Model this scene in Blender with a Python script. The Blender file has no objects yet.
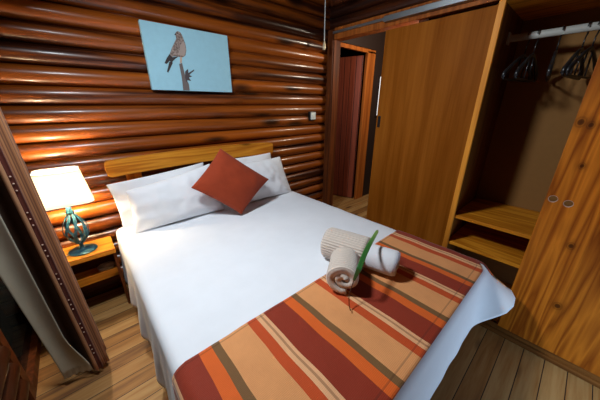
import bpy, bmesh, math, random
from mathutils import Vector, Matrix, noise
random.seed(7)
S = bpy.context.scene
COL = S.collection
PI = math.pi
rad = math.radians

# ------------------------------------------------------------------ materials
class NT:
    def __init__(s, name):
        s.m = bpy.data.materials.new(name); s.m.use_nodes = True
        s.t = s.m.node_tree; s.t.nodes.clear()
        s.out = s.n('ShaderNodeOutputMaterial'); s.b = s.n('ShaderNodeBsdfPrincipled')
        s.l(s.b.outputs[0], s.out.inputs[0])
    def n(s, typ, **kw):
        nd = s.t.nodes.new(typ)
        for k, v in kw.items(): setattr(nd, k, v)
        return nd
    def l(s, a, b): s.t.links.new(a, b)
    def math(s, op, a, b=None, c=None):
        nd = s.n('ShaderNodeMath', operation=op)
        for i, x in enumerate((a, b, c)):
            if x is None: continue
            if isinstance(x, (int, float)): nd.inputs[i].default_value = x
            else: s.l(x, nd.inputs[i])
        return nd.outputs[0]
    def coord(s, scale=(1, 1, 1), off=(0, 0, 0)):
        tc = s.n('ShaderNodeTexCoord'); mp = s.n('ShaderNodeMapping')
        mp.inputs['Scale'].default_value = scale; mp.inputs['Location'].default_value = off
        s.l(tc.outputs['Object'], mp.inputs[0]); return mp.outputs[0]
    def noise(s, vec, scale, detail=4, rough=.55):
        nd = s.n('ShaderNodeTexNoise'); nd.inputs['Scale'].default_value = scale
        nd.inputs['Detail'].default_value = detail; nd.inputs['Roughness'].default_value = rough
        s.l(vec, nd.inputs['Vector']); return nd.outputs['Fac']
    def ramp(s, fac, stops, interp='LINEAR'):
        r = s.n('ShaderNodeValToRGB'); r.color_ramp.interpolation = interp
        e = r.color_ramp.elements
        while len(e) > 1: e.remove(e[-1])
        e[0].position = stops[0][0]; e[0].color = (*stops[0][1], 1)
        for p, c in stops[1:]:
            x = e.new(p); x.color = (*c, 1)
        s.l(fac, r.inputs[0]); return r.outputs[0]
    def mix(s, fac, a, b, mode='MIX'):
        nd = s.n('ShaderNodeMix', data_type='RGBA', blend_type=mode)
        if isinstance(fac, (int, float)): nd.inputs[0].default_value = fac
        else: s.l(fac, nd.inputs[0])
        for i, x in ((6, a), (7, b)):
            if isinstance(x, tuple): nd.inputs[i].default_value = (*x, 1)
            else: s.l(x, nd.inputs[i])
        return nd.outputs[2]
    def base(s, c):
        if isinstance(c, tuple): s.b.inputs['Base Color'].default_value = (*c, 1)
        else: s.l(c, s.b.inputs['Base Color'])
    def set(s, rough=.5, metal=0, coat=0, spec=.5, sheen=0):
        s.b.inputs['Roughness'].default_value = rough; s.b.inputs['Metallic'].default_value = metal
        s.b.inputs['Coat Weight'].default_value = coat; s.b.inputs['Coat Roughness'].default_value = .12
        s.b.inputs['Specular IOR Level'].default_value = spec; s.b.inputs['Sheen Weight'].default_value = sheen
    def bump(s, h, strength=.2, dist=.01):
        bp = s.n('ShaderNodeBump'); bp.inputs['Strength'].default_value = strength
        bp.inputs['Distance'].default_value = dist
        s.l(h, bp.inputs['Height']); s.l(bp.outputs[0], s.b.inputs['Normal'])

def srgb(r, g, b):
    f = lambda c: (c/255/12.92) if c/255 <= .04045 else ((c/255+.055)/1.055)**2.4
    return (f(r), f(g), f(b))

def wood(name, dark, light, axis='x', ring=9, rough=.4, coat=0, knots=True, off=(0, 0, 0), knotc=None, board=None, knot_scale=(1.6, 4.2), knot_at=()):
    """grain running along `axis`; optional boards (glued up strips) across axis board=(axis index, width)"""
    w = NT(name)
    st = [5.0, 5.0, 5.0]; st['xyz'.index(axis)] = .3
    v = w.coord(tuple(st), off)
    n1 = w.noise(v, 1.6, 3)
    # cathedral rings from a strongly stretched noise
    r = w.math('FRACT', w.math('MULTIPLY', n1, ring))
    r = w.math('ABSOLUTE', w.math('SUBTRACT', w.math('MULTIPLY', r, 2), 1))
    fs = [70.0, 70.0, 70.0]; fs['xyz'.index(axis)] = 2.0
    n2 = w.noise(w.coord(tuple(fs), off), 1.5, 3)
    f = w.math('ADD', w.math('MULTIPLY', r, .6), w.math('MULTIPLY', n2, .4))
    c = w.ramp(f, [(.15, light), (.85, dark)])
    if board:
        tc = w.n('ShaderNodeTexCoord'); sp = w.n('ShaderNodeSeparateXYZ'); w.l(tc.outputs['Object'], sp.inputs[0])
        q = w.math('DIVIDE', sp.outputs[board[0]], board[1])
        fl = w.math('FLOOR', q); wn = w.n('ShaderNodeTexWhiteNoise', noise_dimensions='1D'); w.l(fl, wn.inputs['W'])
        k = w.math('ADD', w.math('MULTIPLY', wn.outputs['Value'], .35), .8)
        cc = w.n('ShaderNodeCombineXYZ')
        for i in range(3): w.l(k, cc.inputs[i])
        c = w.mix(1.0, c, cc.outputs[0], 'MULTIPLY')
    if knots:
        ks = [knot_scale[1]]*3; ks['xyz'.index(axis)] = knot_scale[0]
        vo = w.n('ShaderNodeTexVoronoi'); vo.inputs['Scale'].default_value = 1.0
        w.l(w.coord(tuple(ks), off), vo.inputs['Vector'])
        kf = w.ramp(vo.outputs['Distance'], [(0.0, (1, 1, 1)), (.07, (.9, .9, .9)), (.13, (.25, .25, .25)), (.26, (0, 0, 0))])
        c = w.mix(kf, c, knotc or tuple(x*.25 for x in dark))
    if knot_at:
        tc = w.n('ShaderNodeTexCoord'); sp = w.n('ShaderNodeSeparateXYZ'); w.l(tc.outputs['Object'], sp.inputs[0])
        for _, ky, kz, kr in knot_at:
            dy = w.math('DIVIDE', w.math('SUBTRACT', sp.outputs[1], ky), kr); dz = w.math('DIVIDE', w.math('SUBTRACT', sp.outputs[2], kz), kr*1.25)
            dd = w.math('SQRT', w.math('ADD', w.math('MULTIPLY', dy, dy), w.math('MULTIPLY', dz, dz)))
            c = w.mix(w.ramp(w.math('DIVIDE', dd, 4), [(0, (.95, .95, .95)), (.2, (.85, .85, .85)), (.28, (.35, .35, .35)), (.36, (.55, .55, .55)), (.5, (.2, .2, .2)), (1, (0, 0, 0))]), c, tuple(x*.2 for x in dark))
    w.base(c); w.set(rough+.12, 0, coat*.25, .14)
    w.bump(n2, .06, .004)
    return w.m

def cloth(name, col, rough=.85, weave=900, var=.06, bstr=.12, sheen=.1):
    w = NT(name); n = w.noise(w.coord(), 9, 4)
    c = w.mix(w.ramp(n, [(.3, (0, 0, 0)), (.7, (1, 1, 1))]), tuple(x*(1-var) for x in col), tuple(min(1, x*(1+var)) for x in col))
    w.base(c); w.set(rough, sheen=sheen, spec=.25)
    w.bump(w.noise(w.coord(), weave, 2), bstr, .002)
    return w.m

def plain(name, col, rough=.5, metal=0, coat=0, emit=None):
    w = NT(name); n = w.noise(w.coord(), 30, 3)
    w.base(w.mix(n, tuple(x*.92 for x in col), tuple(min(1, x*1.06) for x in col))); w.set(rough, metal, coat)
    if emit:
        w.b.inputs['Emission Color'].default_value = (*emit[0], 1); w.b.inputs['Emission Strength'].default_value = emit[1]
    return w.m

M = {}
# varnished half logs: tone per log, long streaks, knots
def log_mat(name, ai, pitch, z0, dark, light):
    w = NT(name)
    st = [9.0, 9.0, 9.0]; st[ai] = .55
    tc = w.n('ShaderNodeTexCoord'); sp = w.n('ShaderNodeSeparateXYZ'); w.l(tc.outputs['Object'], sp.inputs[0])
    idx = w.math('FLOOR', w.math('DIVIDE', w.math('SUBTRACT', sp.outputs[2], z0), pitch))
    wn = w.n('ShaderNodeTexWhiteNoise', noise_dimensions='1D'); w.l(idx, wn.inputs['W'])
    # shift the streaks from log to log
    cmb = w.n('ShaderNodeCombineXYZ'); w.l(w.math('MULTIPLY', wn.outputs['Value'], 40), cmb.inputs[ai])
    va = w.n('ShaderNodeVectorMath', operation='ADD'); w.l(tc.outputs['Object'], va.inputs[0]); w.l(cmb.outputs[0], va.inputs[1])
    mp = w.n('ShaderNodeMapping'); mp.inputs['Scale'].default_value = tuple(st); w.l(va.outputs[0], mp.inputs[0])
    n1 = w.noise(mp.outputs[0], 1.3, 5, .6)
    f = w.math('ADD', w.math('MULTIPLY', n1, 1.0), w.math('MULTIPLY', w.math('SUBTRACT', wn.outputs['Value'], .5), .25))
    c = w.ramp(f, [(.25, light), (.5, tuple(.5*(a+b) for a, b in zip(light, dark))), (.62, dark), (.8, tuple(x*.45 for x in dark))])
    mk = w.n('ShaderNodeMapping'); ks = [5.0]*3; ks[ai] = 1.5
    mk.inputs['Scale'].default_value = tuple(ks); w.l(va.outputs[0], mk.inputs[0])
    vo = w.n('ShaderNodeTexVoronoi'); vo.inputs['Scale'].default_value = 1.0; w.l(mk.outputs[0], vo.inputs['Vector'])
    kf = w.ramp(vo.outputs['Distance'], [(0, (1, 1, 1)), (.10, (.85, .85, .85)), (.24, (0, 0, 0))])
    c = w.mix(kf, c, tuple(x*.18 for x in dark))
    w.base(c); w.set(.34, 0, .22, .4)
    w.bump(n1, .12, .01)
    return w.m
LD, LL = srgb(58, 23, 7), srgb(166, 84, 21)
M['log_x'] = log_mat('varnished logs', 0, .1125, 1.45, LD, LL)
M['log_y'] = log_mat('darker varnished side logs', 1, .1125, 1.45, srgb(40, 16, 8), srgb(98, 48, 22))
M['pine'] = wood('orange pine', srgb(176, 100, 24), srgb(222, 150, 48), 'x', 7, .35, .3)
M['pine_y'] = wood('orange pine shelf', srgb(166, 94, 14), srgb(222, 146, 40), 'y', 6, .4, .2, off=(.3, .13, .2))
M['pine_z'] = wood('orange pine door', srgb(136, 64, 10), srgb(208, 120, 32), 'z', 8, .38, .25, board=(1, .14), off=(.2, .35, .62), knot_scale=(2.6, 4.6), knot_at=[(1, .050, .756, .010), (1, .002, .386, .012), (1, .186, 1.374, .012), (1, .126, 1.172, .008), (1, .150, 1.362, .009)])
M['pine_edge'] = wood('pine edge', srgb(166, 96, 24), srgb(216, 140, 48), 'z', 5, .4, .2, knots=False)
M['veneer'] = wood('brown veneer', srgb(132, 70, 13), srgb(172, 102, 32), 'z', 1.6, .38, .2, knots=False, off=(0, .4, 0))
M['veneer'].node_tree.nodes['Principled BSDF'].inputs['Specular IOR Level'].default_value = .04
M['veneer'].node_tree.nodes['Principled BSDF'].inputs['Coat Weight'].default_value = 0
M['carcass'] = wood('wardrobe side wood', srgb(90, 52, 16), srgb(122, 74, 26), 'z', 4, .5, knots=False)
M['hardboard'] = plain('brown hardboard', srgb(134, 92, 42), .85)
M['darkwood'] = wood('dark stained wood', srgb(58, 28, 13), srgb(98, 50, 23), 'x', 5, .38, .2, knots=False)
M['darkwood_z'] = wood('dark stained jamb', srgb(66, 32, 15), srgb(112, 58, 27), 'z', 5, .38, .2, knots=False)
M['jamb'] = wood('orange brown jamb', srgb(140, 72, 26), srgb(184, 104, 42), 'z', 5, .38, .2, knots=False)
M['plinth'] = wood('brown plinth', srgb(96, 56, 22), srgb(132, 82, 36), 'y', 5, .45, .1, knots=False)
M['white_cloth'] = cloth('white bed linen', srgb(232, 235, 240), .8, 700, .02, .05)
M['white_pillow'] = cloth('white pillow linen', srgb(234, 236, 240), .8, 700, .02, .06)
M['rust'] = cloth('rust fabric', srgb(150, 56, 26), .85, 420, .10, .3)
M['lining'] = cloth('pale curtain lining', srgb(192, 186, 164), .85, 500, .05)
M['return'] = cloth('dark brown curtain back', srgb(78, 56, 42), .9, 500, .1)
M['black'] = plain('black plastic', (.012, .012, .013), .28)
M['black_matte'] = plain('black void paint', (.01, .01, .01), .9)
M['white_plastic'] = plain('white plastic', srgb(225, 232, 228), .35)
M['alu'] = plain('aluminium track', srgb(150, 156, 160), .38, .85)
M['rod'] = plain('white rail', srgb(165, 165, 158), .4)
M['cord'] = plain('cream cord', srgb(205, 190, 150), .7)
M['bone'] = plain('cream pull', srgb(220, 205, 170), .4)
M['dish'] = plain('pale ceramic', srgb(170, 160, 155), .35)
M['tape'] = cloth('dark hem', srgb(80, 30, 20))
M['cream_bead'] = plain('cream bead', srgb(196, 160, 140), .5)
M['trimband'] = cloth('maroon curtain band', srgb(92, 40, 28), .85, 500, .1)
M['paleband'] = cloth('pale curtain edging', srgb(176, 126, 88), .85, 500, .05)
M['knot'] = plain('dark knot', srgb(44, 22, 10), .5)

def floor_mat():
    w = NT('plank floor'); pw = .098
    tc = w.n('ShaderNodeTexCoord'); sp = w.n('ShaderNodeSeparateXYZ'); w.l(tc.outputs['Object'], sp.inputs[0])
    q = w.math('DIVIDE', sp.outputs[1], pw); fl = w.math('FLOOR', q); fr = w.math('FRACT', q)
    wn = w.n('ShaderNodeTexWhiteNoise', noise_dimensions='1D'); w.l(fl, wn.inputs['W'])
    cmb = w.n('ShaderNodeCombineXYZ'); w.l(w.math('MULTIPLY', wn.outputs['Value'], 30), cmb.inputs[0])
    va = w.n('ShaderNodeVectorMath', operation='ADD'); w.l(tc.outputs['Object'], va.inputs[0]); w.l(cmb.outputs[0], va.inputs[1])
    mp = w.n('ShaderNodeMapping'); mp.inputs['Scale'].default_value = (1.6, 22, 22); w.l(va.outputs[0], mp.inputs[0])
    n1 = w.noise(mp.outputs[0], 1.2, 5, .65)
    f = w.math('ADD', n1, w.math('MULTIPLY', w.math('SUBTRACT', wn.outputs['Value'], .5), .35))
    c = w.ramp(f, [(.25, srgb(178, 138, 84)), (.55, srgb(150, 102, 48)), (.85, srgb(88, 50, 18))])
    mk = w.n('ShaderNodeMapping'); mk.inputs['Scale'].default_value = (2.2, 7, 7); w.l(va.outputs[0], mk.inputs[0])
    vo = w.n('ShaderNodeTexVoronoi'); vo.inputs['Scale'].default_value = 1; w.l(mk.outputs[0], vo.inputs['Vector'])
    c = w.mix(w.ramp(vo.outputs['Distance'], [(0, (.9, .9, .9)), (.09, (.7, .7, .7)), (.2, (0, 0, 0))]), c, srgb(60, 34, 16))
    seam = w.math('LESS_THAN', w.math('MINIMUM', fr, w.math('SUBTRACT', 1, fr)), .022)
    c = w.mix(seam, c, srgb(36, 20, 10))
    w.base(c); w.set(.62, 0, .0)
    w.bump(w.math('SUBTRACT', n1, w.math('MULTIPLY', seam, 1.5)), .12, .006)
    return w.m
M['floor'] = floor_mat()

# striped runner: bands follow the object's own UV u coordinate (metres across the cloth)
def runner_mat():
    w = NT('striped runner'); uv = w.n('ShaderNodeUVMap'); sp = w.n('ShaderNodeSeparateXYZ'); w.l(uv.outputs[0], sp.inputs[0])
    P = .388
    ph = w.math('FRACT', w.math('ADD', w.math('DIVIDE', w.math('SUBTRACT', sp.outputs[0], .042), P), 10))
    dr, og, ol, tn, rd, lt = srgb(146, 42, 16), srgb(236, 104, 28), srgb(122, 90, 50), srgb(238, 164, 102), srgb(206, 78, 24), srgb(246, 186, 134)
    # the cloth repeats: dark red, orange, olive, tan, red, light tan
    c = w.ramp(ph, [(0, dr), (.275, og), (.395, ol), (.475, tn), (.79, rd), (.895, lt)], 'CONSTANT')
    # thin woven lines
    wv = w.n('ShaderNodeTexWave', wave_type='BANDS', bands_direction='Y'); wv.inputs['Scale'].default_value = 60
    wv.inputs['Distortion'].default_value = 1.5; w.l(uv.outputs[0], wv.inputs['Vector'])
    c = w.mix(w.math('MULTIPLY', wv.outputs['Fac'], .16), c, srgb(120, 56, 30))
    # fine pinstripe inside the light band
    pin = w.math('LESS_THAN', w.math('ABSOLUTE', w.math('SUBTRACT', ph, .955)), .012)
    c = w.mix(w.math('MULTIPLY', pin, .55), c, srgb(120, 70, 40))
    n = w.noise(w.coord(), 14, 4)
    c = w.mix(w.math('MULTIPLY', n, .25), c, srgb(110, 50, 26))
    # stitched hem line
    hv = w.math('MINIMUM', w.math('ABSOLUTE', w.math('SUBTRACT', sp.outputs[1], .035)), w.math('ABSOLUTE', w.math('SUBTRACT', sp.outputs[1], .535)))
    hem = w.math('LESS_THAN', hv, .003)
    c = w.mix(w.math('MULTIPLY', hem, .35), c, srgb(70, 26, 14))
    w.base(c); w.set(.75, sheen=.15, spec=.3)
    bp = w.math('ADD', w.math('MULTIPLY', wv.outputs['Fac'], .3), w.math('MULTIPLY', w.noise(w.coord(), 18, 3), 2.0))
    w.bump(w.math('SUBTRACT', bp, w.math('MULTIPLY', hem, 1.0)), .35, .006)
    return w.m
M['runner'] = runner_mat()

def towel_mat(name, col, rib=None):
    w = NT(name); n = w.noise(w.coord(), 380, 2)
    c = w.mix(w.noise(w.coord(), 25, 3), tuple(x*.86 for x in col), col)
    h = n
    if rib:
        uv = w.n('ShaderNodeUVMap'); sp = w.n('ShaderNodeSeparateXYZ'); w.l(uv.outputs[0], sp.inputs[0])
        rb = w.math('SINE', w.math('MULTIPLY', sp.outputs[rib[0]], 2*PI/rib[1]))
        rb = w.math('ADD', w.math('MULTIPLY', rb, .5), .5)
        h = w.math('ADD', n, w.math('MULTIPLY', rb, 1.5))
        c = w.mix(w.math('MULTIPLY', w.math('SUBTRACT', 1, rb), .28), c, tuple(x*.5 for x in col))
    w.base(c); w.set(.95, sheen=.3, spec=.15); w.bump(h, .6, .005)
    return w.m
M['towel_beige'] = towel_mat('ribbed beige towelling', srgb(228, 211, 196), (0, .0145))
M['towel_beige2'] = towel_mat('beige towelling', srgb(222, 206, 192), (0, .0135))
M['towel_white'] = towel_mat('white towelling', srgb(232, 232, 236))

def leaf_mat():
    w = NT('green leaf'); uv = w.n('ShaderNodeUVMap'); sp = w.n('ShaderNodeSeparateXYZ'); w.l(uv.outputs[0], sp.inputs[0])
    c = w.ramp(sp.outputs[1], [(0, srgb(52, 84, 42)), (.12, srgb(40, 92, 44)), (.8, srgb(58, 122, 56)), (.97, srgb(140, 182, 96))])
    w.base(c); w.set(.35, 0, .2); return w.m
M['leaf'] = leaf_mat()

def shade_mat():
    w = NT('cream lamp shade'); w.base(srgb(250, 240, 214)); w.set(.9)
    w.b.inputs['Emission Color'].default_value = (1.0, .88, .66, 1); w.b.inputs['Emission Strength'].default_value = .8
    tr = w.n('ShaderNodeBsdfTranslucent'); tr.inputs[0].default_value = (.95, .86, .68, 1)
    mx = w.n('ShaderNodeMixShader'); mx.inputs[0].default_value = .26
    w.l(w.b.outputs[0], mx.inputs[1]); w.l(tr.outputs[0], mx.inputs[2]); w.l(mx.outputs[0], w.out.inputs[0])
    w.bump(w.noise(w.coord((1, 1, .05)), 300, 2), .2, .002)
    return w.m
M['shade'] = shade_mat()
M['bulb'] = plain('lit bulb', (1, .9, .7), .4, emit=((1, .80, .52), 440))
def teal_mat():
    w = NT('teal painted iron'); n = w.noise(w.coord(), 60, 4)
    w.base(w.ramp(n, [(.35, srgb(20, 62, 82)), (.65, srgb(44, 102, 124))])); w.set(.42, .35); return w.m
M['teal'] = teal_mat()
def curtain_mat():
    w = NT('tan striped curtain'); uv = w.n('ShaderNodeUVMap'); sp = w.n('ShaderNodeSeparateXYZ'); w.l(uv.outputs[0], sp.inputs[0])
    ph = w.math('FRACT', w.math('MULTIPLY', sp.outputs[0], 14))
    c = w.ramp(ph, [(0, srgb(150, 92, 52)), (.35, srgb(176, 118, 72)), (.55, srgb(96, 54, 30)), (.7, srgb(160, 102, 60)), (.9, srgb(112, 66, 36))])
    w.base(c); w.set(.85, sheen=.15); w.bump(w.noise(w.coord((60, 60, 3)), 6, 2), .2, .003); return w.m
M['curtain'] = curtain_mat()
M['sky_print'] = plain('pale blue print', srgb(150, 196, 212), .65)
M['canvas_edge'] = plain('canvas edge', srgb(200, 215, 220), .8)
M['bird_body'] = plain('print grey brown', srgb(126, 108, 100), .7)
w = NT('print mottled grey brown'); n = w.noise(w.coord((1, 1, 1)), 70, 4, .7)
w.base(w.ramp(n, [(.38, srgb(76, 64, 60)), (.5, srgb(130, 112, 104)), (.66, srgb(172, 154, 146))])); w.set(.7); M['bird_body'] = w.m
M['bird_light'] = plain('print pale taupe', srgb(158, 142, 134), .7)
M['bird_dark'] = plain('print charcoal', srgb(52, 44, 44), .7)
M['bird_leg'] = plain('print pale ochre', srgb(190, 160, 140), .7)
M['print_branch'] = plain('print grey wood', srgb(104, 94, 92), .7)
M['print_twig'] = plain('print dark wood', srgb(70, 62, 66), .7)
def grooved():
    w = NT('red brown plank door')
    tc = w.n('ShaderNodeTexCoord'); sp = w.n('ShaderNodeSeparateXYZ'); w.l(tc.outputs['Object'], sp.inputs[0])
    fr = w.math('FRACT', w.math('DIVIDE', sp.outputs[0], .085))
    g = w.math('LESS_THAN', fr, .09)
    n = w.noise(w.coord((26, 26, .8)), 2, 4)
    c = w.ramp(n, [(.3, srgb(160, 78, 52)), (.7, srgb(112, 48, 32))])
    c = w.mix(g, c, srgb(40, 16, 10)); w.base(c); w.set(.4, 0, .2)
    w.bump(w.math('SUBTRACT', 1, g), .4, .006); return w.m
M['plankdoor'] = grooved()
M['hallpane'] = plain('bright hall window pane', srgb(230, 235, 235), .4, emit=((.9, .95, 1), .7))
w = NT('dark window glass'); w.base((.01, .012, .014)); w.set(.06); M['glass'] = w.m
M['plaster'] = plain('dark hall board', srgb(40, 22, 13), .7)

# ------------------------------------------------------------------ mesh helpers
def box(bm, x0, x1, y0, y1, z0, z1, bev=0, seg=2):
    vs = [bm.verts.new((x, y, z)) for x in (x0, x1) for y in (y0, y1) for z in (z0, z1)]
    idx = [(0, 1, 3, 2), (4, 6, 7, 5), (0, 4, 5, 1), (2, 3, 7, 6), (0, 2, 6, 4), (1, 5, 7, 3)]
    fs = [bm.faces.new([vs[i] for i in f]) for f in idx]
    if bev:
        es = list({e for f in fs for e in f.edges})
        bmesh.ops.bevel(bm, geom=es, offset=bev, segments=seg, affect='EDGES', profile=.5)
    return vs
def tube(bm, pts, r, n=10, cap=True, sx=1.0, up=Vector((0, 0, 1))):
    pts = [Vector(p) for p in pts]; rings = []
    rr = r if isinstance(r, (list, tuple)) else [r]*len(pts)
    prev = None
    for i, p in enumerate(pts):
        t = (pts[min(i+1, len(pts)-1)]-pts[max(i-1, 0)]).normalized()
        if prev is None:
            a = up if abs(t.dot(up)) < .95 else Vector((1, 0, 0))
            u = (a-t*a.dot(t)).normalized()
        else:
            u = (prev-t*prev.dot(t)).normalized()
        prev = u; v = t.cross(u)
        rings.append([bm.verts.new(p+u*rr[i]*math.cos(2*PI*k/n)+v*rr[i]*sx*math.sin(2*PI*k/n)) for k in range(n)])
    for a, b in zip(rings, rings[1:]):
        for k in range(n): bm.faces.new((a[k], a[(k+1) % n], b[(k+1) % n], b[k]))
    if cap: bm.faces.new(rings[0][::-1]); bm.faces.new(rings[-1])
def lathe(bm, prof, c=(0, 0, 0), n=28):
    rings = []
    for r, z in prof:
        if r < 1e-5: rings.append([bm.verts.new((c[0], c[1], c[2]+z))])
        else: rings.append([bm.verts.new((c[0]+r*math.cos(2*PI*k/n), c[1]+r*math.sin(2*PI*k/n), c[2]+z)) for k in range(n)])
    for a, b in zip(rings, rings[1:]):
        for k in range(n):
            A = a if len(a) == 1 else [a[k], a[(k+1) % n]]
            B = b if len(b) == 1 else [b[(k+1) % n], b[k]]
            f = list(A)+list(B)
            if len(f) > 2: bm.faces.new(f)
def grid(bm, rows, closed=False, uvs=None):
    uvl = bm.loops.layers.uv.verify() if uvs else None
    V = [[bm.verts.new(p) for p in r] for r in rows]; n = len(V[0]); out = []
    for i in range(len(V)-1):
        for k in range(n if closed else n-1):
            k2 = (k+1) % n
            f = bm.faces.new((V[i][k], V[i][k2], V[i+1][k2], V[i+1][k])); out.append(f)
            if uvs:
                for lp, (a, b) in zip(f.loops, ((i, k), (i, k2), (i+1, k2), (i+1, k))): lp[uvl].uv = uvs[a][b]
    return V, out
def prism(bm, pts2, axis, a, b):
    """polygon (2D) extruded along axis between a and b"""
    def mk(p, t): return {'y': (p[0], t, p[1]), 'x': (t, p[0], p[1]), 'z': (p[0], p[1], t)}[axis]
    A = [bm.verts.new(mk(p, a)) for p in pts2]; B = [bm.verts.new(mk(p, b)) for p in pts2]
    bm.faces.new(A); bm.faces.new(B[::-1]); n = len(A)
    for i in range(n): bm.faces.new((A[i], B[i], B[(i+1) % n], A[(i+1) % n]))
def obj(name, bm, mat, parent=None, smooth=False, loc=None):
    bmesh.ops.recalc_face_normals(bm, faces=bm.faces[:])
    me = bpy.data.meshes.new(name)
    if loc is not None: bmesh.ops.translate(bm, verts=bm.verts[:], vec=-Vector(loc))
    bm.to_mesh(me); bm.free()
    if smooth:
        for p in me.polygons: p.use_smooth = True
    o = bpy.data.objects.new(name, me); COL.objects.link(o)
    if isinstance(mat, list):
        for m in mat: me.materials.append(m)
    else: me.materials.append(mat)
    if loc is not None: o.location = loc
    if parent: 
        o.parent = parent
        if loc is None: pass
    return o
def tag(o, label, cat, group=None):
    o['label'] = label; o['category'] = cat
    if group: o['group'] = group
    return o
def thing(name, label, cat, loc=(0, 0, 0), group=None):
    o = bpy.data.objects.new(name, None); COL.objects.link(o); o.location = loc; o.empty_display_size = .05
    return tag(o, label, cat, group)
def part(name, bm, mat, t, smooth=False, label=None):
    """part given in world coordinates, stored relative to its (unrotated) thing"""
    base = Vector(t.location); p = t.parent
    while p: base += Vector(p.location); p = p.parent
    bmesh.ops.translate(bm, verts=bm.verts[:], vec=-base)
    o = obj(name, bm, mat, t, smooth)
    if label: o['label'] = label
    return o
def struct(name, bm, mat, parent=None, smooth=False):
    o = obj(name, bm, mat, parent, smooth)
    if not parent: o['kind'] = 'structure'
    return o
def solidify(o, t, off=-1):
    m = o.modifiers.new('Solidify', 'SOLIDIFY'); m.thickness = t; m.offset = off
def subsurf(o, n=1):
    m = o.modifiers.new('Subdivision', 'SUBSURF'); m.levels = n; m.render_levels = n
N3 = lambda x, y, z: noise.noise(Vector((x, y, z)))

# ------------------------------------------------------------------ the room
XW, YW, XL, YF, H = 2.45, 2.25, -.46, -1.05, 2.62
bm = bmesh.new(); box(bm, -.62, 4.5, -1.2, 3.6, -.06, 0); struct('floor', bm, M['floor'])
bm = bmesh.new(); box(bm, -.62, 4.5, -1.2, 3.6, H, H+.06); struct('ceiling', bm, M['darkwood'])

def log_wall(bm, a0, a1, z0, z1, tip, depth, along, sign, pitch=.1125, zref=1.45):
    """half logs lying along x or y; sign = direction of the room from the wall"""
    k0 = math.ceil((z0-zref)/pitch-1e-6); k1 = math.floor((z1-zref)/pitch+1e-6)
    nseg = max(2, int((a1-a0)/.07))
    for k in range(k0, k1):
        zc = zref+(k+.5)*pitch; ph = random.random()*50; rows = []
        for i in range(nseg+1):
            a = a0+(a1-a0)*i/nseg; row = []
            wob = .0035*N3(a*1.3, ph, 0); thick = 1+.03*N3(a*.9, ph, 5)
            for j in range(11):
                th = PI*j/10
                d = depth*math.sin(th) if 0 < j < 10 else 0
                zz = zc-pitch*.475*math.cos(th)*min(1, thick) + wob*(1 if 0 < j < 10 else 0)
                q = tip-sign*depth+sign*d*thick
                row.append((a, q, zz) if along == 'x' else (q, a, zz))
            rows.append(row)
        grid(bm, rows)
        for e in (rows[0], rows[-1]): bm.faces.new([bm.verts.new(p) for p in e])
bm = bmesh.new(); log_wall(bm, XL-.1, XW+.012, .0, H, YW, .052, 'x', -1)
box(bm, XL-.1, XW+.012, YW+.05, YW+.10, 0, H)
struct('wall_back', bm, M['log_x'], smooth=True)
# left wall: logs near the camera, then the curtained window
bm = bmesh.new(); log_wall(bm, YF, 1.52, 0, H, XL, .044, 'y', 1)
box(bm, XL-.10, XL-.04, YF, 1.54, 0, H)
log_wall(bm, 1.52, YW, 2.1, H, XL, .044, 'y', 1)
box(bm, XL-.10, XL-.04, 1.54, YW+.05, 2.1, H)
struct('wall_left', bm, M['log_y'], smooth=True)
bm = bmesh.new()
for a in ((1.545, 1.605, 0, 2.1), (2.17, 2.23, 0, 2.1), (1.605, 2.17, .0, .06), (1.605, 2.17, 2.04, 2.1)): box(bm, XL-.09, XL-.02, *a)
wf = struct('window_1', bm, M['darkwood_z'])
bm = bmesh.new(); box(bm, XL-.06, XL-.052, 1.60, 2.175, .055, 2.045); obj('pane', bm, M['glass'], wf)
# wall behind the camera
bm = bmesh.new(); log_wall(bm, XL-.1, XW+.1, 0, H, YF, .044, 'x', 1); box(bm, XL-.1, XW+.1, YF-.1, YF-.04, 0, H)
struct('wall_front', bm, M['log_x'], smooth=True)
# right wall with the doorway (y 1.22 .. 2.12) and logs above it
bm = bmesh.new()
box(bm, XW+.04, XW+.09, YF-.1, 1.20, 0, 2.245)
box(bm, XW+.04, XW+.09, YF-.1, YW+.05, 2.235, H)
log_wall(bm, YF, YW+.02, 2.235, H, XW, .044, 'y', -1, zref=2.2375)
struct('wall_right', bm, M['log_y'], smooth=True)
bm = bmesh.new(); box(bm, XW-.02, XW+.09, 2.155, 2.262, 0, 2.235, .004); box(bm, XW-.035, XW-.018, 2.165, 2.215, 0, 2.14, .004)
struct('trim_1', bm, M['darkwood_z'])
bm = bmesh.new(); box(bm, XW-.03, XW+.09, .4, 2.155, 2.128, 2.24, .004)
struct('trim_2', bm, M['jamb'])
bm = bmesh.new(); box(bm, XW, XW+.09, 1.14, 1.22, 0, 2.13); struct('trim_3', bm, M['darkwood_z'])

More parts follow.
